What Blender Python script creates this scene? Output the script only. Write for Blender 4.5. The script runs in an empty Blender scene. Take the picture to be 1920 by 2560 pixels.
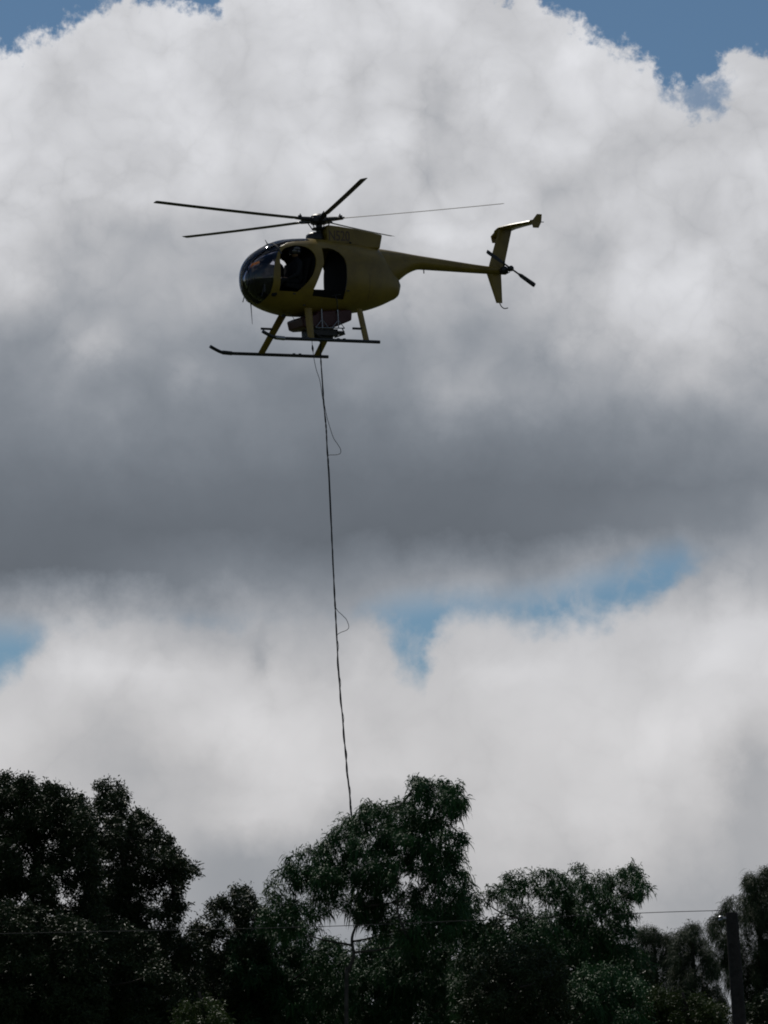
import bpy, bmesh, math, random
import numpy as np
from mathutils import Vector, Matrix

random.seed(7); RNG = np.random.default_rng(11)
scene = bpy.context.scene
COL = scene.collection
R = math.radians

# ------------------------------------------------------------------ camera
CAM = Vector((0.0, 0.0, 1.6)); PITCH = R(10.0); VFOV = R(14.0)
FPX = 1280.0 / math.tan(VFOV / 2)            # focal length in photo pixels (photo 1920 x 2560)
cam_d = bpy.data.cameras.new('camera'); cam = bpy.data.objects.new('camera', cam_d); COL.objects.link(cam)
cam.location = CAM; cam.rotation_euler = (R(90) + PITCH, 0, 0)
cam_d.sensor_fit = 'VERTICAL'; cam_d.angle = VFOV; cam_d.clip_start = 0.5; cam_d.clip_end = 20000
scene.camera = cam
scene.render.resolution_x, scene.render.resolution_y = 768, 1024
scene.view_settings.view_transform = 'Standard'; scene.view_settings.look = 'None'
scene.view_settings.exposure = 0.0; scene.view_settings.gamma = 1.0; scene.view_settings.use_curve_mapping = False
scene.cycles.filter_width = 1.9
scene.cycles.max_bounces = 6; scene.cycles.transparent_max_bounces = 12

# ------------------------------------------------------------------ sun and sky
SUN_EL, SUN_AZ = R(50), R(-20)               # azimuth measured from +Y towards +X
SUN_DIR = Vector((math.sin(SUN_AZ) * math.cos(SUN_EL), math.cos(SUN_AZ) * math.cos(SUN_EL), math.sin(SUN_EL)))
sun_d = bpy.data.lights.new('sun', 'SUN'); sun_d.energy = 2.6; sun_d.angle = R(0.5); sun_d.color = (1, .95, .87)
sun = bpy.data.objects.new('sun', sun_d); COL.objects.link(sun)
sun.rotation_euler = (-SUN_DIR).to_track_quat('-Z', 'Y').to_euler()

def s2l(v):
    v = v / 255.0
    return v / 12.92 if v <= .04045 else ((v + .055) / 1.055) ** 2.4

world = bpy.data.worlds.new('World'); scene.world = world; world.use_nodes = True
def build_sky():
    nt = world.node_tree; nt.nodes.clear(); N = nt.nodes; Lk = nt.links.new
    def sock(n, i, v):
        if v is None: return
        if hasattr(v, 'is_output'): Lk(v, n.inputs[i])
        else: n.inputs[i].default_value = v
    def M(op, a, b=None, c=None, clamp=False):
        n = N.new('ShaderNodeMath'); n.operation = op; n.use_clamp = clamp
        sock(n, 0, a); sock(n, 1, b); sock(n, 2, c); return n.outputs[0]
    def MR(v, a, b, c, d, smooth=True):
        n = N.new('ShaderNodeMapRange'); n.interpolation_type = 'SMOOTHSTEP' if smooth else 'LINEAR'
        sock(n, 0, v); sock(n, 1, a); sock(n, 2, b); sock(n, 3, c); sock(n, 4, d); return n.outputs[0]
    def noise(vec, scale, detail, rough, color=False, dist=0.0):
        n = N.new('ShaderNodeTexNoise'); n.inputs['Scale'].default_value = scale
        n.inputs['Detail'].default_value = detail; n.inputs['Roughness'].default_value = rough
        n.inputs['Distortion'].default_value = dist
        Lk(vec, n.inputs['Vector']); return n.outputs['Color' if color else 'Fac']
    def ramp(fac, pts, chan=True):
        n = N.new('ShaderNodeValToRGB'); n.color_ramp.interpolation = 'LINEAR'
        e = n.color_ramp.elements
        while len(e) < len(pts): e.new(0.5)
        for i, (p, c) in enumerate(pts): e[i].position = p
        for i, (p, c) in enumerate(pts): e[i].color = (*c, 1)
        Lk(fac, n.inputs[0]); return n.outputs[0]
    def mixrgb(f, a, b):
        n = N.new('ShaderNodeMix'); n.data_type = 'RGBA'; sock(n, 0, f)
        for i, v in ((6, a), (7, b)):
            if hasattr(v, 'is_output'): Lk(v, n.inputs[i])
            else: n.inputs[i].default_value = (*v, 1)
        return n.outputs[2]
    def mixf(f, a, b):
        n = N.new('ShaderNodeMix'); n.data_type = 'FLOAT'; sock(n, 0, f); sock(n, 2, a); sock(n, 3, b); return n.outputs[0]
    tc = N.new('ShaderNodeTexCoord'); d = tc.outputs['Generated']
    # a world-fixed longitude / latitude frame whose equator passes 10 degrees above the horizon to the north
    rot = N.new('ShaderNodeVectorRotate'); rot.rotation_type = 'X_AXIS'; rot.inputs['Angle'].default_value = -PITCH
    Lk(d, rot.inputs['Vector'])
    sp = N.new('ShaderNodeSeparateXYZ'); Lk(rot.outputs[0], sp.inputs[0])
    lon = M('ARCTAN2', sp.outputs[0], sp.outputs[1]); lat = M('ARCSINE', sp.outputs[2])
    # in thousandths of the cloud field: x 0..1920, y 0..2560 downwards
    x0 = M('MULTIPLY_ADD', lon, FPX, 960.0); y0 = M('MULTIPLY_ADD', lat, -FPX, 1280.0)
    # turbulence shared by every lookup
    w1 = noise(d, 62, 6, .62, True); w2 = noise(d, 20, 3, .5, True)
    s1 = N.new('ShaderNodeSeparateXYZ'); Lk(w1, s1.inputs[0]); s2 = N.new('ShaderNodeSeparateXYZ'); Lk(w2, s2.inputs[0])
    def warp(base, a, b, amp1, amp2):
        t = M('MULTIPLY_ADD', M('SUBTRACT', a, .5), amp1, base)
        return M('MULTIPLY_ADD', M('SUBTRACT', b, .5), amp2, t)
    xe = warp(x0, s1.outputs[0], s2.outputs[0], 150, 0); ye = warp(y0, s1.outputs[1], s2.outputs[1], 170, 0)
    xb = warp(x0, s1.outputs[0], s2.outputs[0], 170, 120); yb = warp(y0, s1.outputs[1], s2.outputs[1], 150, 110)
    ruf = M('SUBTRACT', noise(d, 260, 6, .62), .5)
    # edges of the cloud banks as heights over longitude
    top = [145,122,95,56,44,24,12,6,18,32,-90,-150,-160,-160,-160,-150,-140,-120,-90,-60,0,-30,46,82,118,117,152,222,215,148,137,150]
    gap_a = [1585,1585,1588,1600,1600,1600,1590,1580,1580,1585,1580,1590,1590,1580,1580,1550,1524,1512,1506,1506,1510,1502,1488,1470,1455,1435,1403,1390,1415,1430,1430,1430]
    gap_b = [1700,1685,1622,1560,1540,1530,1525,1525,1525,1530,1540,1545,1530,1520,1530,1560,1665,1700,1572,1548,1542,1552,1588,1575,1576,1540,1495,1430,1385,1370,1360,1360]
    fx = M('MULTIPLY_ADD', xe, 1 / 1984.0, 32 / 1984.0, clamp=True)
    Y0, YS = -400.0, 2400.0
    prof = ramp(fx, [(i / 31, ((top[i] - Y0) / YS, (gap_a[i] - Y0) / YS, (gap_b[i] - Y0) / YS)) for i in range(32)])
    ps = N.new('ShaderNodeSeparateColor'); Lk(prof, ps.inputs[0])
    yn = M('MULTIPLY_ADD', ye, 1 / YS, -Y0 / YS)
    yn2 = M('MULTIPLY_ADD', ruf, 150 / YS, yn)
    blue_top = MR(M('SUBTRACT', yn2, ps.outputs[0]), -22 / YS, 30 / YS, 1, 0)
    b_a = MR(M('SUBTRACT', M('MULTIPLY_ADD', y0, 1 / YS, -Y0 / YS), ps.outputs[1]), -75 / YS, 45 / YS, 0, 1)
    b_b = MR(M('SUBTRACT', ps.outputs[2], M('MULTIPLY_ADD', ruf, 50 / YS, yn)), -45 / YS, 60 / YS, 0, 1)
    veil = MR(noise(d, 95, 5, .6, dist=.4), .34, .56, .62, 1.0)
    blue_gap = M('MULTIPLY', M('MULTIPLY', b_a, b_b), veil)
    # a thin place near the top right bank
    hole = M('SQRT', M('ADD', M('POWER', M('MULTIPLY', M('SUBTRACT', xe, 1748), 1 / 62.), 2), M('POWER', M('MULTIPLY', M('SUBTRACT', ye, 232), 1 / 42.), 2)))
    b_h = MR(M('MULTIPLY_ADD', ruf, 3.0, hole), .3, 1.7, .8, 0)
    blue_in = M('MAXIMUM', M('MAXIMUM', blue_top, blue_gap), b_h)
    # brightness of the banks
    G = {0:[210,212,214,214,214,214,212,208,205,208,208,206,205],
     120:[209,212,215,213,210,212,213,204,209,210,206,205,205], 240:[207,211,213,212,212,213,209,192,206,210,213,206,202],
     360:[206,211,208,209,211,213,204,194,208,209,205,205,206], 480:[209,200,205,196,195,200,194,206,193,189,203,209,206],
     600:[196,180,172,177,188,190,189,212,193,178,202,209,208], 720:[186,168,164,169,174,175,179,180,166,193,208,208,194],
     840:[158,163,156,149,146,146,148,160,164,182,192,196,190], 960:[139,150,140,138,139,131,136,160,150,160,170,173,164],
     1080:[130,134,136,132,130,127,126,130,128,132,136,139,141], 1200:[120,121,119,117,115,114,113,112,113,115,118,122,127],
     1320:[113,110,110,112,112,110,108,108,111,117,124,134,144], 1440:[108,110,117,128,134,136,142,146,154,162,166,166,173],
     1560:[158,182,182,176,176,172,172,182,190,192,188,201,209], 1680:[197,207,206,202,193,200,190,193,199,201,204,211,213],
     1800:[206,200,194,196,204,206,195,197,201,206,209,211,200], 1920:[206,193,182,186,199,206,200,200,205,209,213,208,184],
     2040:[201,195,186,192,201,184,178,191,206,209,206,195,184], 2160:[190,190,186,180,164,160,171,182,192,196,190,182,174],
     2280:[180,176,170,164,157,156,161,170,176,178,172,165,159], 2400:[172,168,165,160,155,154,156,160,165,168,164,160,156]}
    gx = M('MULTIPLY', xb, 1 / 1920.0, clamp=True); ty = M('MULTIPLY', yb, 1 / 120.0)
    ty = M('MINIMUM', M('MAXIMUM', ty, 0.0), 20.0)
    acc = None
    for k in range(0, 21, 3):                # three rows packed per ramp (R, G, B)
        rows = [G[(k + j) * 120] for j in range(3)]
        c = ramp(gx, [(i / 12, tuple(rows[j][i] / 255.0 for j in range(3))) for i in range(13)])
        dv = [MR(M('ABSOLUTE', M('SUBTRACT', ty, float(k + j))), 0., 1., 1., 0., False) for j in range(3)]
        cv = N.new('ShaderNodeCombineXYZ')
        for j in range(3): Lk(dv[j], cv.inputs[j])
        dp = N.new('ShaderNodeVectorMath'); dp.operation = 'DOT_PRODUCT'; Lk(c, dp.inputs[0]); Lk(cv.outputs[0], dp.inputs[1])
        acc = dp.outputs['Value'] if acc is None else M('ADD', acc, dp.outputs['Value'])
    # single lumps and hollows of the banks
    for cx, cy, rx, ry, am in ((1130,245,75,85,-20),(890,230,60,170,-9),(1010,345,65,90,9),(1400,465,75,60,-15),(1245,500,70,45,10),(1060,440,50,60,-7),
        (40,690,75,60,10),(110,860,90,60,-6),(215,865,70,48,20),(285,1005,60,38,9),(480,935,60,50,17),(640,870,80,40,-6),(930,965,50,60,15),(1240,955,60,40,8),(1390,900,60,60,-6),
        (1660,420,60,50,8),(1560,150,90,45,8),(1640,300,60,80,-5),(1180,850,50,40,-8),(700,640,110,50,10),(330,560,120,60,-8),(180,1640,90,50,8),(300,1840,100,100,-11),
        (560,1830,170,70,9),(645,1640,24,60,-16),(700,1680,40,50,6),(520,2150,130,120,-14),(1650,1840,130,90,7),(1885,1950,70,220,-15),(1250,1700,120,40,7),(1780,1620,80,60,8),(1830,1300,90,50,-4),(900,1620,40,60,8)):
        a = M('POWER', M('MULTIPLY', M('SUBTRACT', xb, float(cx)), 1.0 / rx), 2); a = M('MULTIPLY_ADD', a, 1.0, 0.0)
        b = M('POWER', M('MULTIPLY', M('SUBTRACT', yb, float(cy)), 1.0 / ry), 2)
        acc = M('MULTIPLY_ADD', M('POWER', 2.718, M('MULTIPLY', M('ADD', a, b), -1.0)), am / 255.0, acc)
    # fine billows, weaker in the grey base of the bank
    bil = noise(d, 48, 6, .52, dist=.4)
    soft = noise(d, 32, 4, .45, dist=.2)
    low_bank = MR(y0, 1350., 1600., 0, 1)
    bil = mixf(low_bank, bil, soft)
    amp = M('MULTIPLY', MR(acc, .42, .72, .03, .22), MR(low_bank, 0, 1, 1, .55))
    br_in = M('ADD', acc, M('MULTIPLY', M('SUBTRACT', bil, .52), amp))
    # rounded puffs with darker creases between them
    dw = N.new('ShaderNodeVectorMath'); dw.operation = 'MULTIPLY_ADD'; Lk(w1, dw.inputs[0]); dw.inputs[1].default_value = (.014, .014, .014); Lk(d, dw.inputs[2])
    puff = None
    for sc_, a_, sh in ((26, .52, 0.), (58, .31, 1.7), (125, .17, 3.1)):
        pn = N.new('ShaderNodeTexNoise'); pn.inputs['Scale'].default_value = sc_; pn.inputs['Detail'].default_value = 0
        va = N.new('ShaderNodeVectorMath'); va.operation = 'ADD'; Lk(dw.outputs[0], va.inputs[0]); va.inputs[1].default_value = (sh, sh, sh); Lk(va.outputs[0], pn.inputs['Vector'])
        t_ = M('MULTIPLY', M('SQRT', M('ABSOLUTE', M('MULTIPLY_ADD', pn.outputs['Fac'], 2.0, -1.0))), a_)
        puff = t_ if puff is None else M('ADD', puff, t_)
    pamp = M('MULTIPLY', MR(acc, .46, .72, .012, .15), MR(low_bank, 0, 1, 1, .45))
    br_in = M('ADD', br_in, M('MULTIPLY', M('SUBTRACT', puff, .44), pamp))
    # unseen sky elsewhere: greyer cloud, chosen to dim the light on the camera side
    g1 = noise(d, 3.2, 7, .58, dist=.3); g2 = noise(d, 6.5, 6, .55)
    blue_out = MR(g1, .46, .56, 1, 0); br_out = MR(g2, .3, .68, .36, .66, False)
    ex = M('MAXIMUM', M('SUBTRACT', M('ABSOLUTE', M('SUBTRACT', x0, 960)), 960), 0.0)
    ey = M('MAXIMUM', M('SUBTRACT', M('ABSOLUTE', M('SUBTRACT', y0, 1280)), 1300), 0.0)
    out = MR(M('MAXIMUM', ex, ey), 60., 900., 0., 1.)
    back = MR(sp.outputs[1], 0., .1, 1., 0.); out = M('MAXIMUM', out, back)
    br = mixf(out, br_in, br_out); blue = mixf(out, blue_in, blue_out)
    # display grey -> light, slightly blue in the shaded bases
    lin = M('POWER', br, 2.23)
    cold = mixrgb(MR(br, .42, .78, 0, 1), (.875, .99, 1.15), (.975, .985, 1.025))
    warm = mixrgb(MR(y0, 1300., 1900., 0., 1.), (1, 1, 1), (1.02, 1.0, .975))
    vm = N.new('ShaderNodeVectorMath'); vm.operation = 'MULTIPLY'; Lk(cold, vm.inputs[0]); Lk(warm, vm.inputs[1])
    vs = N.new('ShaderNodeVectorMath'); vs.operation = 'SCALE'; Lk(vm.outputs[0], vs.inputs[0]); Lk(lin, vs.inputs['Scale'])
    sky = N.new('ShaderNodeTexSky'); sky.sky_type = 'NISHITA'; sky.sun_disc = False
    sky.sun_elevation = SUN_EL; sky.sun_rotation = SUN_AZ; sky.air_density = 1.0; sky.dust_density = 0.0; sky.ozone_density = 4.0
    tint = N.new('ShaderNodeVectorMath'); tint.operation = 'MULTIPLY'; Lk(sky.outputs[0], tint.inputs[0]); tint.inputs[1].default_value = (.79, .845, .825)
    bg1 = N.new('ShaderNodeBackground'); Lk(tint.outputs[0], bg1.inputs[0]); bg1.inputs[1].default_value = 0.055
    bg2 = N.new('ShaderNodeBackground'); Lk(vs.outputs[0], bg2.inputs[0]); bg2.inputs[1].default_value = 1.0
    mx = N.new('ShaderNodeMixShader'); Lk(blue, mx.inputs[0]); Lk(bg2.outputs[0], mx.inputs[1]); Lk(bg1.outputs[0], mx.inputs[2])
    o = N.new('ShaderNodeOutputWorld'); Lk(mx.outputs[0], o.inputs[0])
build_sky()
world.cycles.sampling_method = 'MANUAL'; world.cycles.sample_map_resolution = 512

# ------------------------------------------------------------------ helpers
def W(px, py, D):
    """world point seen at photo pixel (px, py), at horizontal distance D north of the camera"""
    x = (px - 960) / FPX; y = (1280 - py) / FPX
    Y = math.cos(PITCH) - y * math.sin(PITCH); Z = math.sin(PITCH) + y * math.cos(PITCH)
    s = D / Y
    return Vector((x * s, D, Z * s + CAM.z))

def tag(o, label=None, cat=None, group=None, kind=None):
    if label: o['label'] = label
    if cat: o['category'] = cat
    if group: o['group'] = group
    if kind: o['kind'] = kind
    return o

def empty(name, loc=(0, 0, 0)):
    o = bpy.data.objects.new(name, None); COL.objects.link(o); o.location = loc; o.empty_display_size = .3; return o

def obj(name, verts, faces, mat, parent=None, smooth=False, bevel=0.0, auto=None):
    me = bpy.data.meshes.new(name); me.from_pydata([tuple(v) for v in verts], [], faces); me.update()
    return link_mesh(name, me, mat, parent, smooth, bevel, auto)

def link_mesh(name, me, mat, parent=None, smooth=False, bevel=0.0, auto=None):
    bm = bmesh.new(); bm.from_mesh(me); bmesh.ops.recalc_face_normals(bm, faces=bm.faces)
    if auto is not None:
        for f in bm.faces: f.smooth = True
        for e in bm.edges:
            if len(e.link_faces) == 2 and e.calc_face_angle(0) > R(auto): e.smooth = False
    elif smooth:
        for f in bm.faces: f.smooth = True
    bm.to_mesh(me); bm.free()
    me.materials.clear(); me.materials.append(mat)
    o = bpy.data.objects.new(name, me); COL.objects.link(o)
    if parent: o.parent = parent
    if bevel:
        b = o.modifiers.new('bevel', 'BEVEL'); b.width = bevel; b.segments = 3; b.limit_method = 'ANGLE'; b.angle_limit = R(35)
    return o

class MB:
    """collects shapes that belong to one part"""
    def __init__(s): s.v = []; s.f = []
    def add(s, v, f):
        n = len(s.v); s.v += [tuple(p) for p in v]; s.f += [tuple(i + n for i in q) for q in f]; return s
    def box(s, c, d, m=None):
        p = [Vector((c[0] + sx * d[0] / 2, c[1] + sy * d[1] / 2, c[2] + sz * d[2] / 2)) for sx in (-1, 1) for sy in (-1, 1) for sz in (-1, 1)]
        if m: p = [m @ q for q in p]
        return s.add(p, [(0, 1, 3, 2), (4, 6, 7, 5), (0, 4, 5, 1), (2, 3, 7, 6), (0, 2, 6, 4), (1, 5, 7, 3)])
    def tube(s, pts, r, seg=10, cap=True):
        pts = [Vector(p) for p in pts]; n = len(pts)
        rs = r if isinstance(r, (list, tuple)) else [r] * n
        up = None; v = []
        for i, p in enumerate(pts):
            t = (pts[min(i + 1, n - 1)] - pts[max(i - 1, 0)]).normalized()
            if up is None:
                up = Vector((0, 0, 1)) if abs(t.z) < .9 else Vector((1, 0, 0))
            a = t.cross(up).normalized(); b = a.cross(t).normalized(); up = b
            for k in range(seg):
                w = 2 * math.pi * k / seg; v.append(p + (a * math.cos(w) + b * math.sin(w)) * rs[i])
        f = [(i * seg + k, i * seg + (k + 1) % seg, (i + 1) * seg + (k + 1) % seg, (i + 1) * seg + k) for i in range(n - 1) for k in range(seg)]
        if cap: f += [tuple(range(seg))[::-1], tuple((n - 1) * seg + k for k in range(seg))]
        return s.add(v, f)
    def prism(s, poly, y0, y1):
        """polygon of (x, z) extruded in y"""
        n = len(poly)
        v = [(x, y0, z) for x, z in poly] + [(x, y1, z) for x, z in poly]
        f = [tuple(range(n)), tuple(range(2 * n - 1, n - 1, -1))] + [(i, i + n, (i + 1) % n + n, (i + 1) % n) for i in range(n)]
        return s.add(v, f)
    def lathe(s, prof, c=(0, 0, 0), axis='Z', seg=24):
        v = []; n = len(prof)
        for r, h in prof:
            for k in range(seg):
                w = 2 * math.pi * k / seg; a, b = r * math.cos(w), r * math.sin(w)
                p = {'Z': (a, b, h), 'Y': (a, h, b), 'X': (h, a, b)}[axis]
                v.append((p[0] + c[0], p[1] + c[1], p[2] + c[2]))
        f = [(i * seg + k, i * seg + (k + 1) % seg, (i + 1) * seg + (k + 1) % seg, (i + 1) * seg + k) for i in range(n - 1) for k in range(seg)]
        f += [tuple(range(seg))[::-1], tuple((n - 1) * seg + k for k in range(seg))]
        return s.add(v, f)
    def build(s, name, mat, parent=None, smooth=False, bevel=0.0, auto=None):
        return obj(name, s.v, s.f, mat, parent, smooth, bevel, auto)

def spline(pts, n=8):
    """Catmull-Rom through the points"""
    pts = [Vector(p) for p in pts]; out = []
    for i in range(len(pts) - 1):
        p0 = pts[max(i - 1, 0)]; p1 = pts[i]; p2 = pts[i + 1]; p3 = pts[min(i + 2, len(pts) - 1)]
        for k in range(n):
            t = k / n
            out.append(.5 * ((2 * p1) + (p2 - p0) * t + (2 * p0 - 5 * p1 + 4 * p2 - p3) * t * t + (3 * p1 - p0 - 3 * p2 + p3) * t ** 3))
    out.append(pts[-1]); return out

def hermite(tab):
    """smooth function through sorted (x, y) pairs"""
    xs = np.array([a for a, _ in tab], float); ys = np.array([b for _, b in tab], float)
    dl = np.diff(ys) / np.diff(xs); m = np.zeros(len(xs)); m[1:-1] = (dl[:-1] + dl[1:]) / 2; m[0] = dl[0]; m[-1] = dl[-1]
    m[1:-1][dl[:-1] * dl[1:] <= 0] = 0
    def f(x):
        i = int(np.clip(np.searchsorted(xs, x) - 1, 0, len(xs) - 2)); h = xs[i + 1] - xs[i]; t = min(max((x - xs[i]) / h, 0), 1)
        return float((2*t**3-3*t*t+1)*ys[i] + (t**3-2*t*t+t)*h*m[i] + (-2*t**3+3*t*t)*ys[i+1] + (t**3-t*t)*h*m[i+1])
    return f

# ------------------------------------------------------------------ materials
def mat(name, color, rough=.5, metal=0.0, spec=.5, var=0.0, scale=6.0, coat=0.0, dark=None, bump=0.0):
    m = bpy.data.materials.new(name); m.use_nodes = True; nt = m.node_tree; p = nt.nodes['Principled BSDF']
    p.inputs['Roughness'].default_value = rough; p.inputs['Metallic'].default_value = metal
    p.inputs['Specular IOR Level'].default_value = spec; p.inputs['Coat Weight'].default_value = coat
    p.inputs['Base Color'].default_value = (*color, 1)
    if var or bump:
        tc = nt.nodes.new('ShaderNodeTexCoord'); n = nt.nodes.new('ShaderNodeTexNoise')
        n.inputs['Scale'].default_value = scale; n.inputs['Detail'].default_value = 6; n.inputs['Roughness'].default_value = .65
        nt.links.new(tc.outputs['Object'], n.inputs['Vector'])
        if var:
            r = nt.nodes.new('ShaderNodeValToRGB'); nt.links.new(n.outputs['Fac'], r.inputs[0])
            d = dark or tuple(c * (1 - var) for c in color)
            r.color_ramp.elements[0].position = .36; r.color_ramp.elements[0].color = (*d, 1)
            r.color_ramp.elements[1].position = .6; r.color_ramp.elements[1].color = (*color, 1)
            nt.links.new(r.outputs[0], p.inputs['Base Color'])
            q = nt.nodes.new('ShaderNodeMapRange'); q.inputs[3].default_value = rough + .15; q.inputs[4].default_value = max(rough - .1, .05)
            nt.links.new(n.outputs['Fac'], q.inputs[0]); nt.links.new(q.outputs[0], p.inputs['Roughness'])
        if bump:
            b = nt.nodes.new('ShaderNodeBump'); b.inputs['Strength'].default_value = bump; b.inputs['Distance'].default_value = .02
            nt.links.new(n.outputs['Fac'], b.inputs['Height']); nt.links.new(b.outputs[0], p.inputs['Normal'])
    return m

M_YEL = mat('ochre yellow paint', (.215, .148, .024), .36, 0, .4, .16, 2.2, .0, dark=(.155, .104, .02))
M_YEL2 = mat('sunlit patch yellow', (.72, .42, .03), .4)  # for the added sheet that stands in for sunlit yellow in the nose
M_BLK = mat('black composite', (.018, .018, .022), .42, 0, .4, .3, 9)
M_TUBE = mat('dark skid tube', (.02, .024, .03), .35, .2, .5, .35, 12)
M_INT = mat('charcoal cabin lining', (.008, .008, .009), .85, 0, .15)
M_STEEL = mat('worn steel', (.30, .31, .34), .35, .85, .5, .3, 20)
M_SILVER = mat('pale aluminium strut', (.28, .29, .33), .35, .7)
M_RED = mat('dull red tank', (.055, .012, .013), .45, 0, .4, .3, 5)
M_SUIT = mat('dark flight suit', (.010, .011, .014), .85, 0, .2)
M_SKIN = mat('skin', (.30, .17, .11), .55)
M_HELM = mat('dark glossy helmet', (.018, .018, .028), .12, 0, .6, coat=.6)
M_LET = mat('dark brown lettering', (.075, .042, .02), .5)
M_ROPE = mat('dark braided rope', (.018, .02, .024), .75, 0, .3, .5, 60)
M_CABLE = mat('grey cable sheath', (.05, .05, .052), .6)
M_POLE = mat('weathered timber', (.036, .032, .031), .85, 0, .2, .4, 8, bump=.5)
M_WIRE = mat('grey twisted wire', (.025, .025, .028), .75)

def glass_mat():
    m = bpy.data.materials.new('tinted acrylic'); m.use_nodes = True; nt = m.node_tree; nt.nodes.clear()
    t = nt.nodes.new('ShaderNodeBsdfTransparent'); t.inputs[0].default_value = (.70, .70, .75, 1)
    g = nt.nodes.new('ShaderNodeBsdfGlossy'); g.inputs['Roughness'].default_value = .028; g.inputs[0].default_value = (.95, .95, 1, 1)
    f = nt.nodes.new('ShaderNodeFresnel'); f.inputs[0].default_value = 1.45
    x = nt.nodes.new('ShaderNodeMixShader'); o = nt.nodes.new('ShaderNodeOutputMaterial')
    nt.links.new(f.outputs[0], x.inputs[0]); nt.links.new(t.outputs[0], x.inputs[1]); nt.links.new(g.outputs[0], x.inputs[2]); nt.links.new(x.outputs[0], o.inputs[0])
    return m
M_GLASS = glass_mat()

def leaf_mat(name, c1, c2, rough=.42, trans=.12):
    m = bpy.data.materials.new(name); m.use_nodes = True; nt = m.node_tree; p = nt.nodes['Principled BSDF']
    a = nt.nodes.new('ShaderNodeAttribute'); a.attribute_name = 'rnd'
    r = nt.nodes.new('ShaderNodeValToRGB'); r.color_ramp.elements[0].color = (*c1, 1); r.color_ramp.elements[1].color = (*c2, 1)
    nt.links.new(a.outputs['Fac'], r.inputs[0]); nt.links.new(r.outputs[0], p.inputs['Base Color'])
    p.inputs['Roughness'].default_value = rough; p.inputs['Specular IOR Level'].default_value = .11
    t = nt.nodes.new('ShaderNodeBsdfTranslucent'); nt.links.new(r.outputs[0], t.inputs[0])
    x = nt.nodes.new('ShaderNodeMixShader'); x.inputs[0].default_value = trans
    nt.links.new(p.outputs[0], x.inputs[1]); nt.links.new(t.outputs[0], x.inputs[2])
    nt.links.new(x.outputs[0], nt.nodes['Material Output'].inputs[0])
    return m
L_KOA = leaf_mat('koa leaf', (.016, .050, .019), (.036, .096, .030), .55, .10)
L_DARK = leaf_mat('dark olive leaf', (.015, .030, .012), (.038, .055, .022), .5, .06)
L_CAS = leaf_mat('needle foliage', (.022, .036, .018), (.045, .066, .028), .6, .06)
L_YEL = leaf_mat('light green leaf', (.026, .045, .012), (.055, .08, .022), .5, .12)
M_BARK = mat('pale grey bark', (.085, .078, .07), .8, 0, .2, .45, 5)
M_BARK2 = mat('dark bark', (.06, .05, .042), .85, 0, .2, .4, 6)

# ------------------------------------------------------------------ ground
def ground():
    n = 48; S = 9000.0; v = []; f = []
    xs = np.sign(np.linspace(-1, 1, n)) * np.abs(np.linspace(-1, 1, n)) ** 3 * S
    for j in range(n):
        for i in range(n):
            x, y = xs[i], xs[j]; d = math.hypot(x, y)
            z = .25 * math.sin(x * .05 + 1) * math.sin(y * .04) if 6 < d < 400 else 0
            v.append((x, y, z - .0))
    f = [(j * n + i, j * n + i + 1, (j + 1) * n + i + 1, (j + 1) * n + i) for j in range(n - 1) for i in range(n - 1)]
    m = mat('rough grass', (.05, .065, .02), .9, 0, .1, .5, .35, bump=.4)
    tag(obj('ground', v, f, m, smooth=True), 'rough grassland under the trees', kind='structure')
ground()

# ------------------------------------------------------------------ helicopter
# local frame: X to the nose, Y to port (towards the viewer), Z up, zero at the rotor hub
HELI_PX = (797, 550); DEPTH = 90.1
view = Vector(((HELI_PX[0] - 960) / FPX, math.cos(PITCH) - (1280 - HELI_PX[1]) / FPX * math.sin(PITCH), math.sin(PITCH) + (1280 - HELI_PX[1]) / FPX * math.cos(PITCH)))
HUB = CAM + view * DEPTH
zc = -view.normalized(); rc = Vector((0, 0, 1)).cross(zc).normalized(); uc = zc.cross(rc).normalized()
psi, ev, rho = R(30), R(9.5), R(2.5)
def toworld(v):
    x, y, z = v
    y, z = y * math.cos(ev) + z * math.sin(ev), -y * math.sin(ev) + z * math.cos(ev)
    x, y = x * math.cos(rho) - y * math.sin(rho), x * math.sin(rho) + y * math.cos(rho)
    return rc * x + uc * y + zc * z
HF = toworld((-math.cos(psi), 0, math.sin(psi))); HL = toworld((math.sin(psi), 0, math.cos(psi))); HU = toworld((0, 1, 0))
HM = Matrix(((HF.x, HL.x, HU.x, 0), (HF.y, HL.y, HU.y, 0), (HF.z, HL.z, HU.z, 0), (0, 0, 0, 1)))
BASE = Vector((.4, 0, -2.87))                # ground contact point between the skids
heli = empty('helicopter'); heli.matrix_world = Matrix.Translation(HUB + HM.to_3x3() @ BASE) @ HM
tag(heli, 'yellow helicopter with black five bladed rotor doors removed, nose to the left', 'helicopter')
def H(o):
    o.parent = heli; o.location = -BASE; return o
def hw(p): return HUB + HM.to_3x3() @ Vector(p)   # helicopter point in the world

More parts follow.
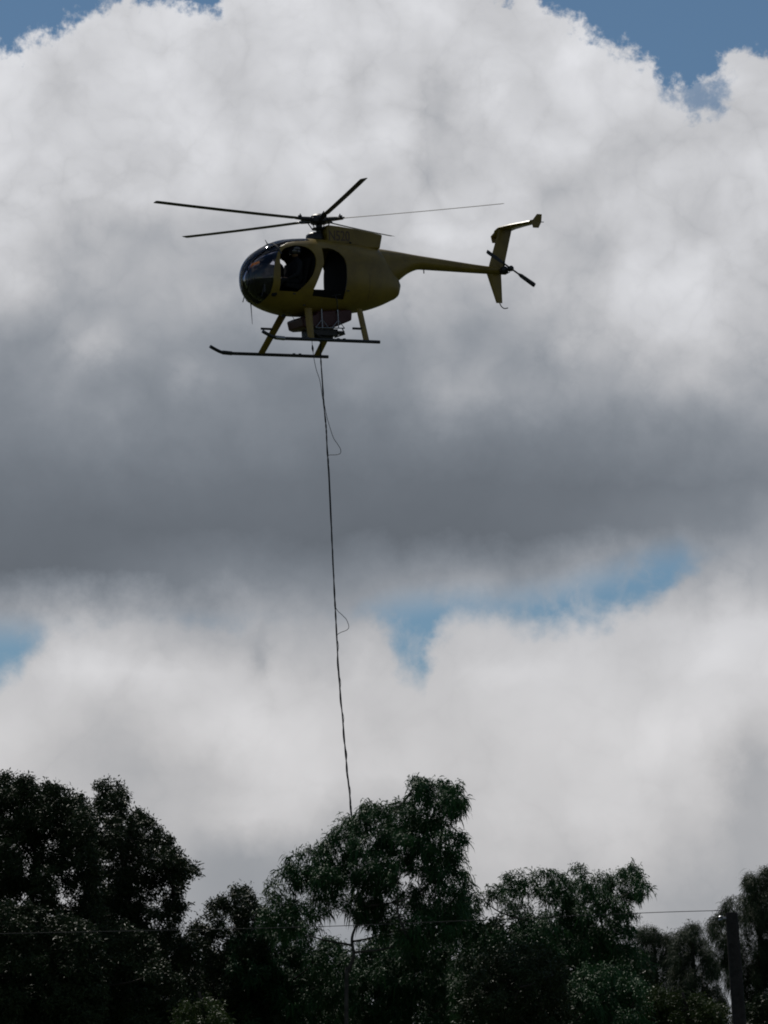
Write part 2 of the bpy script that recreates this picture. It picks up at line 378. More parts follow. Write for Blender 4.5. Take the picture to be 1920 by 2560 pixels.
top_f = hermite([(math.sqrt(1.97 - x), z) for x, z in [(1.97, -1.36), (1.93, -1.16), (1.85, -1.0), (1.7, -.83), (1.5, -.695), (1.25, -.575), (1.0, -.495), (.6, -.445), (.3, -.435), (0, -.44), (-.5, -.47), (-1.0, -.51), (-1.38, -.58), (-1.6, -.8), (-1.8, -1.1), (-1.92, -1.3)]])
bot_f = hermite([(math.sqrt(1.97 - x), z) for x, z in [(1.97, -1.36), (1.94, -1.56), (1.87, -1.71), (1.72, -1.87), (1.5, -1.98), (1.2, -2.07), (.9, -2.12), (.5, -2.13), (0, -2.10), (-.5, -2.04), (-1.0, -1.96), (-1.4, -1.84), (-1.7, -1.71), (-1.85, -1.63), (-1.9, -1.55), (-1.92, -1.45)]])
wid_f = hermite([(math.sqrt(1.97 - x), z) for x, z in [(1.97, 0), (1.93, .17), (1.85, .30), (1.7, .43), (1.5, .54), (1.25, .63), (1.0, .68), (.5, .70), (0, .69), (-.5, .63), (-1.0, .52), (-1.4, .39), (-1.75, .25), (-1.87, .19), (-1.92, .12)]])
def body_pt(X, th, off=0.0):
    s = math.sqrt(max(1.97 - X, 0)); zt, zb, w = top_f(s), bot_f(s), wid_f(s)
    m, h = (zt + zb) / 2, (zt - zb) / 2; e = 2 / 2.25
    c, q = math.cos(th), math.sin(th)
    h = max(h - off, .001); w = max(w - off, .001)
    return (X - (off if X > 1.9 else 0), w * math.copysign(abs(c) ** e, c), m + h * math.copysign(abs(q) ** e, q))
def body_shell(thick, seg=96, first=0.0):
    Xs = [1.969 - t * t for t in np.linspace(0, math.sqrt(1.969 + 1.92), 110)]
    V = []; Fc = []
    for off in (first, thick):
        b0 = len(V)
        for X in Xs: V += [body_pt(X, 2 * math.pi * k / seg, off) for k in range(seg)]
        for i in range(len(Xs) - 1):
            for k in range(seg):
                q = (b0 + i * seg + k, b0 + i * seg + (k + 1) % seg, b0 + (i + 1) * seg + (k + 1) % seg, b0 + (i + 1) * seg + k)
                Fc.append(q if off == first else q[::-1])
        a = tuple(b0 + k for k in range(seg)); z = tuple(b0 + (len(Xs) - 1) * seg + k for k in range(seg))
        Fc += [a[::-1], z] if off == first else [a, z[::-1]]
    me = bpy.data.meshes.new('shell'); me.from_pydata(V, [], Fc); me.update()
    return me
def boolean(me, ops):
    o = bpy.data.objects.new('tmp', me); COL.objects.link(o); tmp = [o]
    for op, mb in ops:
        cm = bpy.data.meshes.new('cut'); cm.from_pydata(mb.v, [], mb.f); cm.update()
        b = bmesh.new(); b.from_mesh(cm); bmesh.ops.recalc_face_normals(b, faces=b.faces); b.to_mesh(cm); b.free()
        c = bpy.data.objects.new('cut', cm); COL.objects.link(c); tmp.append(c)
        m = o.modifiers.new('b', 'BOOLEAN'); m.operation = op; m.solver = 'EXACT'; m.object = c
    dg = bpy.context.evaluated_depsgraph_get(); dg.update()
    res = bpy.data.meshes.new_from_object(o.evaluated_get(dg))
    for t in tmp: bpy.data.objects.remove(t)
    return res
DOOR_F = [tuple(p) for p in spline([(1.33, 0, -1.13), (1.30, 0, -.93), (1.2, 0, -.78), (1.05, 0, -.71), (.84, 0, -.67), (.63, 0, -.72), (.51, 0, -.85), (.49, 0, -1.02), (.57, 0, -1.28), (.73, 0, -1.5), (.95, 0, -1.70)], 3)]
DOOR_F = [(p[0], p[2]) for p in DOOR_F] + [(1.35, -1.68)]
DOOR_W = [(p.x, p.z) for p in spline([(.95, 0, -1.22), (.96, 0, -1.02), (.88, 0, -.86), (.7, 0, -.79), (.52, 0, -.86), (.46, 0, -1.02), (.52, 0, -1.2), (.72, 0, -1.27), (.95, 0, -1.22)], 3)][:-1]
DOOR_R = [(.28, -.71), (.31, -1.06), (.57, -1.64), (.58, -1.77), (-.22, -1.81), (-.27, -1.41), (-.28, -1.08), (-.24, -.92), (-.14, -.8), (-.02, -.73), (.12, -.705)]
DOOR_RS = [(.30, -.71), (.34, -1.06), (.57, -1.64), (.58, -1.77), (-.39, -1.81), (-.42, -1.41), (-.43, -1.0), (-.36, -.85), (-.2, -.75), (0, -.71)]
WIND = [(2.3, -.2), (.45, -.2), (.45, -.53), (.80, -.56), (1.02, -.60), (1.2, -.69), (1.33, -.86), (1.42, -1.05), (1.47, -1.25), (1.485, -1.5), (1.52, -1.72), (1.62, -1.90), (1.78, -2.05), (2.3, -2.1)]
def halves(poly, g=.022): return [MB().prism(poly, g, 1.2), MB().prism(poly, -1.2, -g)]
cuts = [('DIFFERENCE', MB().prism(DOOR_F, .1, 1.2)), ('DIFFERENCE', MB().prism(DOOR_W, -1.2, -.1)), ('DIFFERENCE', MB().prism(DOOR_R, .1, 1.2)), ('DIFFERENCE', MB().prism(DOOR_RS, -1.2, -.1))]
cuts += [('DIFFERENCE', m) for m in halves(WIND)]
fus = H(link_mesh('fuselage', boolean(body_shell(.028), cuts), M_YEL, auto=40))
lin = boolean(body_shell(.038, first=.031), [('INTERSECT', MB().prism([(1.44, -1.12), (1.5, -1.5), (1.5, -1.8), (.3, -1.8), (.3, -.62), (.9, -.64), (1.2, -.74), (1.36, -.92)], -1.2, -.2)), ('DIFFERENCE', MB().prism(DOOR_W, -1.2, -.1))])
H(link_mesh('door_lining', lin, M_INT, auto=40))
thin = body_shell(.008)
for i, sgn in enumerate((1, -1)):
    half = halves([(x, z) for x, z in WIND])[i]
    bound = MB().box((1.25 + 1.0, 0, -1.2), (2.0 - .03, 3, 3))      # ahead of X = 1.265
    H(link_mesh('windshield', boolean(thin.copy(), [('INTERSECT', half), ('INTERSECT', bound)]), M_GLASS, auto=30))
    bound = MB().box((.25, 0, -1.2), (2.0 - .03, 3, 3))
    H(link_mesh('roof_window', boolean(thin.copy(), [('INTERSECT', half), ('INTERSECT', bound)]), M_GLASS, auto=30))
# frame between windshield and roof window, across the top of the bubble
bow = MB()
def body_strip(pts, w, off=-.006):
    """thin raised strip following the body: list of (X, theta)"""
    P = [Vector(body_pt(X, th, off)) for X, th in pts]; v = []
    for i, p in enumerate(P):
        t = (P[min(i + 1, len(P) - 1)] - P[max(i - 1, 0)]).normalized()
        n = Vector((0, p.y, p.z + 1.28)).normalized(); s = t.cross(n).normalized() * w
        v += [p - s, p + s, p - s - n * .012, p + s - n * .012]
    f = []
    for i in range(len(P) - 1):
        a = 4 * i; b = a + 4
        f += [(a, a + 1, b + 1, b), (a + 2, b + 2, b + 3, a + 3), (a, b, b + 2, a + 2), (a + 1, a + 3, b + 3, b + 1)]
    f += [(0, 2, 3, 1), (len(v) - 4, len(v) - 3, len(v) - 1, len(v) - 2)]
    return v, f
bow.add(*body_strip([(1.265, R(a)) for a in range(34, 147, 4)], .022, -.004))
H(bow.build('bow_frame', M_BLK, auto=40))
H(MB().add(*body_strip([(x, R(90)) for x in np.linspace(.5, 1.94, 24)], .02, -.005)).build('centre_post', M_BLK, auto=40))
H(MB().add(*body_strip([(x, R(-90)) for x in np.linspace(1.78, 1.95, 10)], .02, -.005)).build('centre_post', M_BLK, auto=40))
# seams of access panels on the port side
sm = MB()
sm.add(*body_strip([(-.90, R(a)) for a in range(-45, 5, 5)], .004, -.002))
H(sm.build('panel_seam', M_LET))
for X, a in ((1.02, -30), (-.3, -24), (.72, -50)):
    p = Vector(body_pt(X, R(a), -.004)); H(MB().box(p, (.06, .02, .025)).build('latch', M_BLK, bevel=.004))
def inner(): 
    b = MB(); seg = 48; Xs = [1.969 - t * t for t in np.linspace(.02, math.sqrt(1.969 + 1.9), 50)]
    for X in Xs: b.v += [tuple(body_pt(X, 2 * math.pi * k / seg, .034)) for k in range(seg)]
    b.f = [(i * seg + k, i * seg + (k + 1) % seg, (i + 1) * seg + (k + 1) % seg, (i + 1) * seg + k) for i in range(len(Xs) - 1) for k in range(seg)]
    b.f += [tuple(range(seg))[::-1], tuple((len(Xs) - 1) * seg + k for k in range(seg))]
    return b
INNER = inner()
def trimmed(mb, name, m):
    me = bpy.data.meshes.new(name); me.from_pydata(mb.v, [], mb.f); me.update()
    b = bmesh.new(); b.from_mesh(me); bmesh.ops.recalc_face_normals(b, faces=b.faces); b.to_mesh(me); b.free()
    return H(link_mesh(name, boolean(me, [('INTERSECT', INNER)]), m, auto=35))
# cabin: floor, firewall, centre bulkhead, seats, console
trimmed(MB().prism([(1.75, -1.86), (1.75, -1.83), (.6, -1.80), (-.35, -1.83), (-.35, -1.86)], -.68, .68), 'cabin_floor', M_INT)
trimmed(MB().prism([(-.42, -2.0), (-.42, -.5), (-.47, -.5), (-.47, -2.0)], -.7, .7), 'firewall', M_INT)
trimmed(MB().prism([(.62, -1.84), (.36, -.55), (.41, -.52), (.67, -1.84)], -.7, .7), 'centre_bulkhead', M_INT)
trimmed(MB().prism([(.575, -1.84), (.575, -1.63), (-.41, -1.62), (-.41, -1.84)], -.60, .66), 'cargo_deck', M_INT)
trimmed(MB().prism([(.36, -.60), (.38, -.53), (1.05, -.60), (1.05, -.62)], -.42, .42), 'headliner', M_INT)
for y in (.34, -.34):
    s = H(MB().prism([(1.18, -1.5), (1.2, -1.58), (.75, -1.66), (.70, -1.52)], y - .22, y + .22).build('seat', M_INT, bevel=.02))
    b = MB().prism([(.72, -1.6), (.52, -.95), (.60, -.93), (.80, -1.6)], y - .2, y + .2).build('backrest', M_INT, s, bevel=.02)
con = H(MB().prism([(1.74, -1.84), (1.34, -1.84), (1.30, -1.35), (1.26, -1.06), (1.58, -1.03), (1.76, -1.2), (1.80, -1.5)], -.21, .2).build('instrument_console', M_BLK, bevel=.03))
MB().prism([(1.25, -1.05), (1.27, -1.08), (1.245, -1.3), (1.235, -1.3)], -.17, .16).build('dial_panel', M_INT, con)
nt_ = M_YEL2.node_tree; tl_ = nt_.nodes.new('ShaderNodeBsdfTranslucent'); tl_.inputs[0].default_value = (.9, .5, .04, 1)
mx_ = nt_.nodes.new('ShaderNodeMixShader'); mx_.inputs[0].default_value = .9
nt_.links.new(nt_.nodes['Principled BSDF'].outputs[0], mx_.inputs[1]); nt_.links.new(tl_.outputs[0], mx_.inputs[2]); nt_.links.new(mx_.outputs[0], nt_.nodes['Material Output'].inputs[0])
H(MB().prism([(1.84, -1.28), (1.815, -1.13), (1.68, -1.017), (1.43, -.935), (1.42, -.975), (1.655, -1.08), (1.70, -1.30), (1.77, -1.40)], -.152, -.148).build('sunlit_patch', M_YEL2))  # added translucent sheet, cut to the outline of the sunlit yellow area
for y in (.34, -.34):
    H(MB().tube([(1.32, y, -1.82), (1.30, y, -1.5), (1.22, y, -1.3)], .014, 8).build('control_stick', M_BLK))
for y in (.42, .26, -.26, -.42): H(MB().box((1.66, y, -1.62), (.03, .09, .16)).tube([(1.66, y, -1.6), (1.72, y, -1.8)], .01, 6).build('pedal', M_TUBE))
# engine cowling with inlet
cow = H(MB().prism([(-.06, -.14), (-.35, -.155), (-.75, -.195), (-1.12, -.245), (-1.44, -.295), (-1.36, -.62), (-.06, -.62)], -.24, .26).build('engine_cowling', M_YEL, bevel=.04, auto=35))
H(MB().lathe([(.02, -.27), (.12, -.29), (.185, -.34), (.20, -.42), (.2, -.5)], (.12, 0, 0)).build('air_inlet', M_BLK, smooth=True))
H(MB().tube([(-.6, .22, -.5), (-.6, .3, -.52)], .02, 8).build('vent_pipe', M_BLK))
def lettering(txt, size, place, parent, m):
    cu = bpy.data.curves.new('t', 'FONT'); cu.body = txt; cu.size = size; cu.extrude = .002; cu.offset = size * .012
    o = bpy.data.objects.new('t', cu); COL.objects.link(o)
    dg = bpy.context.evaluated_depsgraph_get(); dg.update(); me = bpy.data.meshes.new_from_object(o.evaluated_get(dg)); bpy.data.objects.remove(o)
    me.transform(place); me.materials.clear(); me.materials.append(m)
    l = bpy.data.objects.new('lettering', me); COL.objects.link(l); l.parent = parent; return l
place = Matrix(((-.76, 0, 0, -.07), (0, 0, 1, .2625), (0, 1, 0, -.475), (0, 0, 0, 1)))
lettering('N520', .31, place, cow, M_LET)
# tail boom
def loft(secs, name, m, seg=36, e=1.0, auto=35):
    V = []; n = len(secs)
    for X, zt, zb, w in secs:
        for k in range(seg):
            a = 2 * math.pi * k / seg; c, s = math.cos(a), math.sin(a)
            V.append((X, w * math.copysign(abs(c) ** e, c), (zt + zb) / 2 + (zt - zb) / 2 * math.copysign(abs(s) ** e, s)))
    Fc = [(i * seg + k, i * seg + (k + 1) % seg, (i + 1) * seg + (k + 1) % seg, (i + 1) * seg + k) for i in range(n - 1) for k in range(seg)]
    Fc += [tuple(range(seg))[::-1], tuple((n - 1) * seg + k for k in range(seg))]
    return obj(name, V, Fc, m, auto=auto)
bt = hermite([(-4.72, -.85), (-4.2, -.825), (-3, -.72), (-2.44, -.67), (-1.9, -.61), (-1.38, -.565), (-.9, -.55)])
bb = hermite([(-4.72, -1.0), (-4.2, -1.0), (-3, -.985), (-2.6, -.98), (-2.44, -.985), (-2.25, -1.05), (-2.1, -1.13), (-1.88, -1.29), (-1.6, -1.45), (-1.4, -1.52), (-.9, -1.55)])
bw = hermite([(-4.72, .075), (-4.2, .09), (-3, .135), (-2.44, .17), (-2.1, .205), (-1.88, .25), (-1.4, .34), (-.9, .44)])
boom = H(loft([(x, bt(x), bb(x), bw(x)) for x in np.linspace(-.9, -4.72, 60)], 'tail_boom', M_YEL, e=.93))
rg = MB()
for X in (-2.55, -4.2): rg.lathe([(bw(X) + .006, X - .02), (bw(X) + .006, X + .02)], (0, 0, (bt(X) + bb(X)) / 2), 'X', 24)
MB().tube([(-2.6, 0, -.97), (-2.6, 0, -1.06)], .012, 6).build('aerial', M_BLK, boom)
# fins and stabiliser: aerofoil-like slabs
def slab(profile_a, profile_b, tk, name, m, parent=None):
    """fin between two (leading, trailing) chords given as 3-D points"""
    (la, ta), (lb, tb) = profile_a, profile_b
    V = []; sec = [(0, 0), (.08, .6), (.3, 1), (.6, .75), (1, .12)]
    nrm = tk[0]; th = tk[1:]
    for (l, t), h in (((Vector(la), Vector(ta)), th[0]), ((Vector(lb), Vector(tb)), th[1])):
        for a, b in sec: V.append(l.lerp(t, a) + Vector(nrm) * b * h)
        for a, b in sec[::-1][:-1]: V.append(l.lerp(t, a) - Vector(nrm) * b * h)
    n = len(V) // 2
    Fc = [(k, (k + 1) % n, (k + 1) % n + n, k + n) for k in range(n)] + [tuple(range(n)), tuple(range(n, 2 * n))[::-1]]
    return obj(name, V, Fc, m, parent, auto=30)
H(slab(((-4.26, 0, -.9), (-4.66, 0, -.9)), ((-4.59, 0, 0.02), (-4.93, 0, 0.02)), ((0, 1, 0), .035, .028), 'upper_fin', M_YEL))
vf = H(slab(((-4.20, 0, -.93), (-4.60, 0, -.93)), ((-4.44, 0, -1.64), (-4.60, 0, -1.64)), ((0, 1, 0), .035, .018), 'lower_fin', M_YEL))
MB().tube(spline([(-4.52, 0, -1.6), (-4.56, 0, -1.7), (-4.64, 0, -1.755), (-4.74, 0, -1.74)], 4), .012, 8).build('tail_skid', M_BLK, vf)
def wing(secs, name, m, th=.045):
    V = []; sec = [(0, 0), (.08, .6), (.3, 1), (.6, .75), (1, .12)]; n = 9
    for l, t in secs:
        l, t = Vector(l), Vector(t)
        V += [l.lerp(t, a) + Vector((0, 0, b * th)) for a, b in sec] + [l.lerp(t, a) - Vector((0, 0, b * th)) for a, b in sec[::-1][:-1]]
    n = len(V) // len(secs)
    Fc = [(q * n + k, q * n + (k + 1) % n, q * n + n + (k + 1) % n, q * n + n + k) for q in range(len(secs) - 1) for k in range(n)]
    Fc += [tuple(range(n)), tuple(range(n * (len(secs) - 1), n * len(secs)))[::-1]]
    return obj(name, V, Fc, m, auto=30)
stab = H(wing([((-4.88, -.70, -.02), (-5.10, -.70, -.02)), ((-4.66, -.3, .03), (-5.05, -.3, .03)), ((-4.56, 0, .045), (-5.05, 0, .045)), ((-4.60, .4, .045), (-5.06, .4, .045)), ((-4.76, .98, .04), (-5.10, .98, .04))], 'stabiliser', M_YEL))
for y, z0, up, dn in ((-.71, -.02, .15, -.15), (.99, .04, .17, -.14)):
    slab(((-4.82, y, z0), (-5.08, y, z0)), ((-4.96, y + .02, z0 + up), (-5.09, y + .02, z0 + up)), ((0, 1, 0), .012, .008), 'end_plate', M_YEL, stab)
    slab(((-4.82, y, z0), (-5.08, y, z0)), ((-4.84, y + .02, z0 + dn), (-4.99, y + .02, z0 + dn)), ((0, 1, 0), .012, .008), 'end_plate', M_YEL, stab)
    MB().tube([(-5.06, y, z0), (-5.14, y, z0)], .010, 6).build('end_light', M_STEEL, stab)
# tail rotor
tr = H(MB().lathe([(.07, .05), (.085, .1), (.085, .2), (.05, .24), (.035, .26), (.035, .46)], (-4.59, 0, -.93), 'Y').build('tail_rotor', M_BLK, auto=35))
MB().lathe([(.03, .36), (.06, .37), (.065, .45), (.04, .49), (.02, .5)], (-4.59, 0, -.93), 'Y').build('hub', M_BLK, tr, auto=35)
dt = Vector((-.59, 0, -.345)).normalized(); ct = Vector((0, 1, 0)).cross(dt).normalized()
for sg in (1, -1):
    o = Vector((-4.59, .43, -.93)); d = dt * sg; c = (ct * .97 * sg + Vector((0, 1, 0)) * .2).normalized()
    V = []; thn = d.cross(c).normalized()
    for t, w in ((.22, .022), (.30, .045), (.66, .052), (.705, .045)):
        p = o + d * t; V += [p - c * w, p + thn * .010, p + c * w, p - thn * .008]
    Fc = [(i * 4 + k, i * 4 + (k + 1) % 4, i * 4 + 4 + (k + 1) % 4, i * 4 + 4 + k) for i in range(3) for k in range(4)] + [(3, 2, 1, 0), (12, 13, 14, 15)]
    obj('blade', V, Fc, M_BLK, tr)
    MB().tube([o, o + d * .24], .020, 8).build('blade_grip', M_BLK, tr)
for pl_ in (([(-4.62, .10, -.84), (-4.60, .16, -.72)], .02), ([(-4.66, .2, -.90), (-4.63, .36, -.86)], .01), ([(-4.6, .2, -1.02), (-4.6, .36, -1.0)], .01)):
    MB().tube(pl_[0], pl_[1], 8).build('pitch_link', M_BLK, tr)
# main rotor
H(MB().lathe([(.075, -.5), (.07, -.12), (.06, .0)]).build('mast', M_BLK, auto=35))
sw = H(MB().lathe([(.09, -.22), (.16, -.215), (.17, -.19), (.15, -.175), (.08, -.17)]).build('swashplate', M_BLK, auto=35))
hub = H(MB().lathe([(.10, -.10), (.17, -.09), (.2, -.05), (.2, .03), (.17, .06), (.17, .085), (.12, .12), (.05, .135)]).build('rotor_hub', M_BLK, auto=35))
for k in range(5):
    a = R([148.5, 74, 1, -71.5, -144][k]); d = Vector((math.cos(a), math.sin(a), .033)).normalized(); t0 = Vector((-math.sin(a), math.cos(a), 0))
    pit = R(8.5); c = t0 * math.cos(pit) + Vector((0, 0, 1)) * math.sin(pit); n = d.cross(c).normalized()
    if n.z < 0: n = -n
    V = []
    st_ = [(.52, .06, .02), (.62, .0855, .012), (1.4, .0855, .0105), (2.4, .0855, .0105), (3.3, .0855, .0105), (3.98, .0855, .010), (4.02, .072, .005)]
    for r, w, th in st_:
        p = d * r + Vector((0, 0, .012 * (r / 4) ** 2 * 4)); V += [p + c * w, p + c * w * .5 + n * th, p - c * w, p + c * w * .4 - n * th * .7]
    ns = len(st_)
    Fc = [(i * 4 + j, i * 4 + (j + 1) % 4, i * 4 + 4 + (j + 1) % 4, i * 4 + 4 + j) for i in range(ns - 1) for j in range(4)] + [(3, 2, 1, 0), tuple(range(4 * ns - 4, 4 * ns))]
    obj('rotor_blade', V, Fc, M_BLK, hub)
    g = MB().tube([d * .12, d * .30, d * .52], [.055, .05, .035], 10)
    g.box((0, 0, 0), (.34, .10, .05), Matrix.Translation(d * .36) @ Matrix(((d.x, t0.x, 0, 0), (d.y, t0.y, 0, 0), (d.z, t0.z, 1, 0), (0, 0, 0, 1))))
    g.tube([d * .40 - t0 * .07 + Vector((0, 0, .0)), d * .56 - t0 * .06], .02, 8)
    g.tube([d * .46 + Vector((0, 0, .02)), d * .46 + Vector((0, 0, .10))], .014, 6).box(d * .47 + Vector((0, 0, .05)), (.07, .05, .03))
    g.build('blade_grip', M_BLK, hub, auto=35)
    MB().tube([Vector((math.cos(a + .35) * .16, math.sin(a + .35) * .16, -.19)), d * .26 + t0 * .09 + Vector((0, 0, -.03))], .011, 6).build('pitch_link', M_BLK, hub)
# skids
for side, x0, tip in ((1, -.82, 2.04), (-1, -.65, 2.26)):
    y = .97 * side; z = -2.77 if side > 0 else -2.83
    sk = H(MB().tube(spline([(tip, y, z + .135), (tip - .1, y, z + .085), (tip - .26, y, z + .02), (tip - .42, y, z), (1.2, y, z), (0, y, z), (x0, y, z)], 5), .037, 12).build('skid', M_TUBE, auto=50))
    MB().tube([(tip - .52, y, z), (tip - .30, y, z + .012)], .046, 12).build('wear_shoe', M_STEEL if side > 0 else M_TUBE, sk, auto=50)
    for X in (.95, .2, .05): MB().box((X, y, z + .04), (.05, .04, .02)).build('clamp', M_TUBE, sk)
def leg(top, bot, ch):
    top, bot = Vector(top), Vector(bot); V = []; n = 12
    for t in (0, .5, 1):
        p = top.lerp(bot, t); c = ch[0] * (1 - t) + ch[1] * t; w = .034
        for k in range(n):
            a = 2 * math.pi * k / n; V.append(p + Vector((math.cos(a) * c / 2, math.sin(a) * w, 0)))
    Fc = [(i * n + k, i * n + (k + 1) % n, i * n + n + (k + 1) % n, i * n + n + k) for i in range(2) for k in range(n)] + [tuple(range(n))[::-1], tuple(2 * n + k for k in range(n))]
    return H(obj('leg', V, Fc, M_YEL, auto=50))
LEGS = LEG_TABLE = [((.64, .50, -2.02), (.86, .96, -2.76), (.19, .16)), ((-.66, .44, -1.98), (-.50, .96, -2.76), (.15, .15)),
        ((.70, -.5, -2.02), (1.02, -.96, -2.82), (.2, .17)), ((-.62, -.44, -1.98), (-.37, -.96, -2.82), (.17, .17))]
for i, (a, b, c) in enumerate(LEGS):
    l = leg(a, b, c)
    if i != 0:
        p = Vector(a).lerp(Vector(b), .37 if i == 2 else .62)
        s = MB().tube([p + Vector((.02, 0, 0)), p + Vector((.34 if i == 2 else .27, 0, .0))], .026, 10).build('step', M_TUBE, l, auto=50)
# belly tank and its frame
tank = H(MB().prism([(.72, -2.41), (.76, -2.22), (.62, -2.165), (.40, -2.14), (.34, -2.06), (-.44, -2.0), (-.50, -2.04), (-.48, -2.23), (-.1, -2.38), (.62, -2.44)], -.26, .42).build('belly_tank', M_RED, bevel=.03, auto=35))
MB().tube([(.52, .1, -2.08), (.52, .1, -2.2)], .05, 12).build('filler_neck', M_BLK, tank)
fr = MB()
for X in (.29, -.11):
    fr.tube([(X, .46, -2.02), (X, .47, -2.42)], .013, 8).tube([(X, .47, -2.25), (X + .16, .47, -2.42)], .009, 6).tube([(X, .47, -2.25), (X - .15, .47, -2.42)], .009, 6)
fr.tube([(.46, .47, -2.43), (-.26, .47, -2.42)], .012, 8)
fr.build('strut', M_SILVER, tank)
pp = MB().box((.16, .12, -2.50), (.62, .5, .14)).tube([(.36, .2, -2.58), (-.08, .2, -2.58)], .085, 14).box((.36, .1, -2.6), (.2, .3, .08)).box((-.22, .3, -2.5), (.16, .2, .06))
pp.tube([(.66, .4, -2.46), (.5, .4, -2.50), (.30, .35, -2.60), (.1, .3, -2.62)], .018, 8).tube([(-.3, .3, -2.4), (-.36, .3, -2.52), (-.1, .3, -2.6)], .016, 8)
pp.build('pump', M_BLK, tank, bevel=.01)
hk = MB().tube([(.08, 0, -2.5), (.08, 0, -2.62)], .025, 8).box((.08, 0, -2.62), (.06, .04, .08))
hk.build('cargo_hook', M_STEEL, tank)
# small fittings
H(MB().tube([(1.76, 0, -1.88), (1.74, 0, -2.34)], [.012, .004], 6).build('whip_aerial', M_BLK))
H(MB().tube([(1.30, .02, -.60), (1.36, .02, -.50)], [.012, .006], 6).build('stub_aerial', M_BLK))
H(MB().tube(spline([(.05, .66, -1.76), (0.02, .67, -1.86), (-.02, .60, -2.02), (-.03, .5, -2.1)], 4), .010, 6).tube(spline([(.12, .62, -1.75), (.02, .68, -1.74), (-.08, .66, -1.72)], 3), .008, 6).build('supply_hose', M_BLK))
H(MB().tube(spline([(1.0, .3, -2.1), (.95, .36, -2.2), (.9, .38, -2.3)], 4), .006, 6).build('hose', M_BLK))
H(MB().lathe([(.03, -2.12), (.05, -2.14), (.05, -2.17), (.02, -2.19)], (1.05, .15, 0)).build('beacon', M_BLK, smooth=True))

# ------------------------------------------------------------------ crew
def person(x, y, label):
    root = empty('person', hw((x, y, -1.5))); root.rotation_euler = HM.to_euler(); tag(root, label, 'person')
    J = [(0, 0, .06), (0.0, 0, .26), (-.03, 0, .45), (-.01, 0, .56), (.0, 0, .66),
         (.0, .19, .44), (.12, .26, .18), (.34, .16, .08), (.0, -.19, .44), (.12, -.26, .18), (.34, -.16, .08),
         (.03, .1, .05), (.46, .13, .08), (.60, .12, -.24), (.70, .12, -.27), (.03, -.1, .05), (.46, -.13, .08), (.60, -.12, -.24), (.70, -.12, -.27)]
    Ed = [(0, 1), (1, 2), (2, 3), (3, 4), (2, 5), (5, 6), (6, 7), (2, 8), (8, 9), (9, 10), (0, 11), (11, 12), (12, 13), (13, 14), (0, 15), (15, 16), (16, 17), (17, 18)]
    rad = [.14, .14, .13, .055, .05, .07, .05, .035, .07, .05, .035, .09, .065, .045, .04, .09, .065, .045, .04]
    me = bpy.data.meshes.new('body'); me.from_pydata(J, Ed, []); o = bpy.data.objects.new('body', me); COL.objects.link(o)
    s = o.modifiers.new('s', 'SKIN'); sv = me.skin_vertices[0].data
    for i, r in enumerate(rad): sv[i].radius = (r, r)
    sv[0].use_root = True
    u = o.modifiers.new('u', 'SUBSURF'); u.levels = u.render_levels = 2
    dg = bpy.context.evaluated_depsgraph_get(); dg.update(); rm = bpy.data.meshes.new_from_object(o.evaluated_get(dg)); bpy.data.objects.remove(o)
    link_mesh('body', rm, M_SUIT, root, smooth=True)
    hd = MB().lathe([(.02, -.12), (.06, -.11), (.075, -.04), (.085, .03), (.08, .09), (.03, .12)], (.02, 0, .72), 'Z', 20)
    hd.box((.105, 0, .70), (.03, .025, .04))
    head = hd.build('head', M_SKIN, root, smooth=True)
    MB().box((.098, .03, .73), (.01, .025, .012)).build('eye', M_SUIT, head); MB().box((.098, -.03, .73), (.01, .025, .012)).build('eye', M_SUIT, head); MB().box((.095, 0, .655), (.01, .05, .01)).build('mouth', M_SUIT, head)
    MB().lathe([(.12, -.03), (.135, .02), (.13, .08), (.09, .13), (.02, .15)], (-.005, 0, .74), 'Z', 24).build('helmet', M_HELM, root, smooth=True)
    MB().lathe([(.10, -.075), (.112, -.05), (.116, 0), (.11, .04), (.1, .05)], (.035, 0, .73), 'Z', 20).build('visor', M_HELM, root, smooth=True)
    MB().lathe([(.04, .115), (.05, .12), (.04, .145)], (-.01, 0, .70), 'Y', 14).build('ear_cup', M_HELM, root, smooth=True); MB().lathe([(.04, -.115), (.05, -.12), (.04, -.145)], (-.01, 0, .70), 'Y', 14).build('ear_cup', M_HELM, root, smooth=True)
    for sy in (1, -1):
        hnd = MB().box((.37, .16 * sy, .08), (.09, .03, .08))
        for q in range(4): hnd.tube([(.41, .16 * sy, .11 - q * .022), (.455, (.15) * sy, .108 - q * .022), (.465, .125 * sy, .105 - q * .022)], [.010, .009, .007], 6)
        hnd.tube([(.36, .145 * sy, .12), (.40, .13 * sy, .135)], [.011, .009], 6)
        hnd.build('hand', M_SKIN, root, bevel=.008)
person(.80, .34, 'pilot in dark clothing and glossy helmet seated by the open front doorway of the helicopter')
person(.88, -.34, 'crew member in glossy helmet on the far front seat, seen through the helicopter windshield')

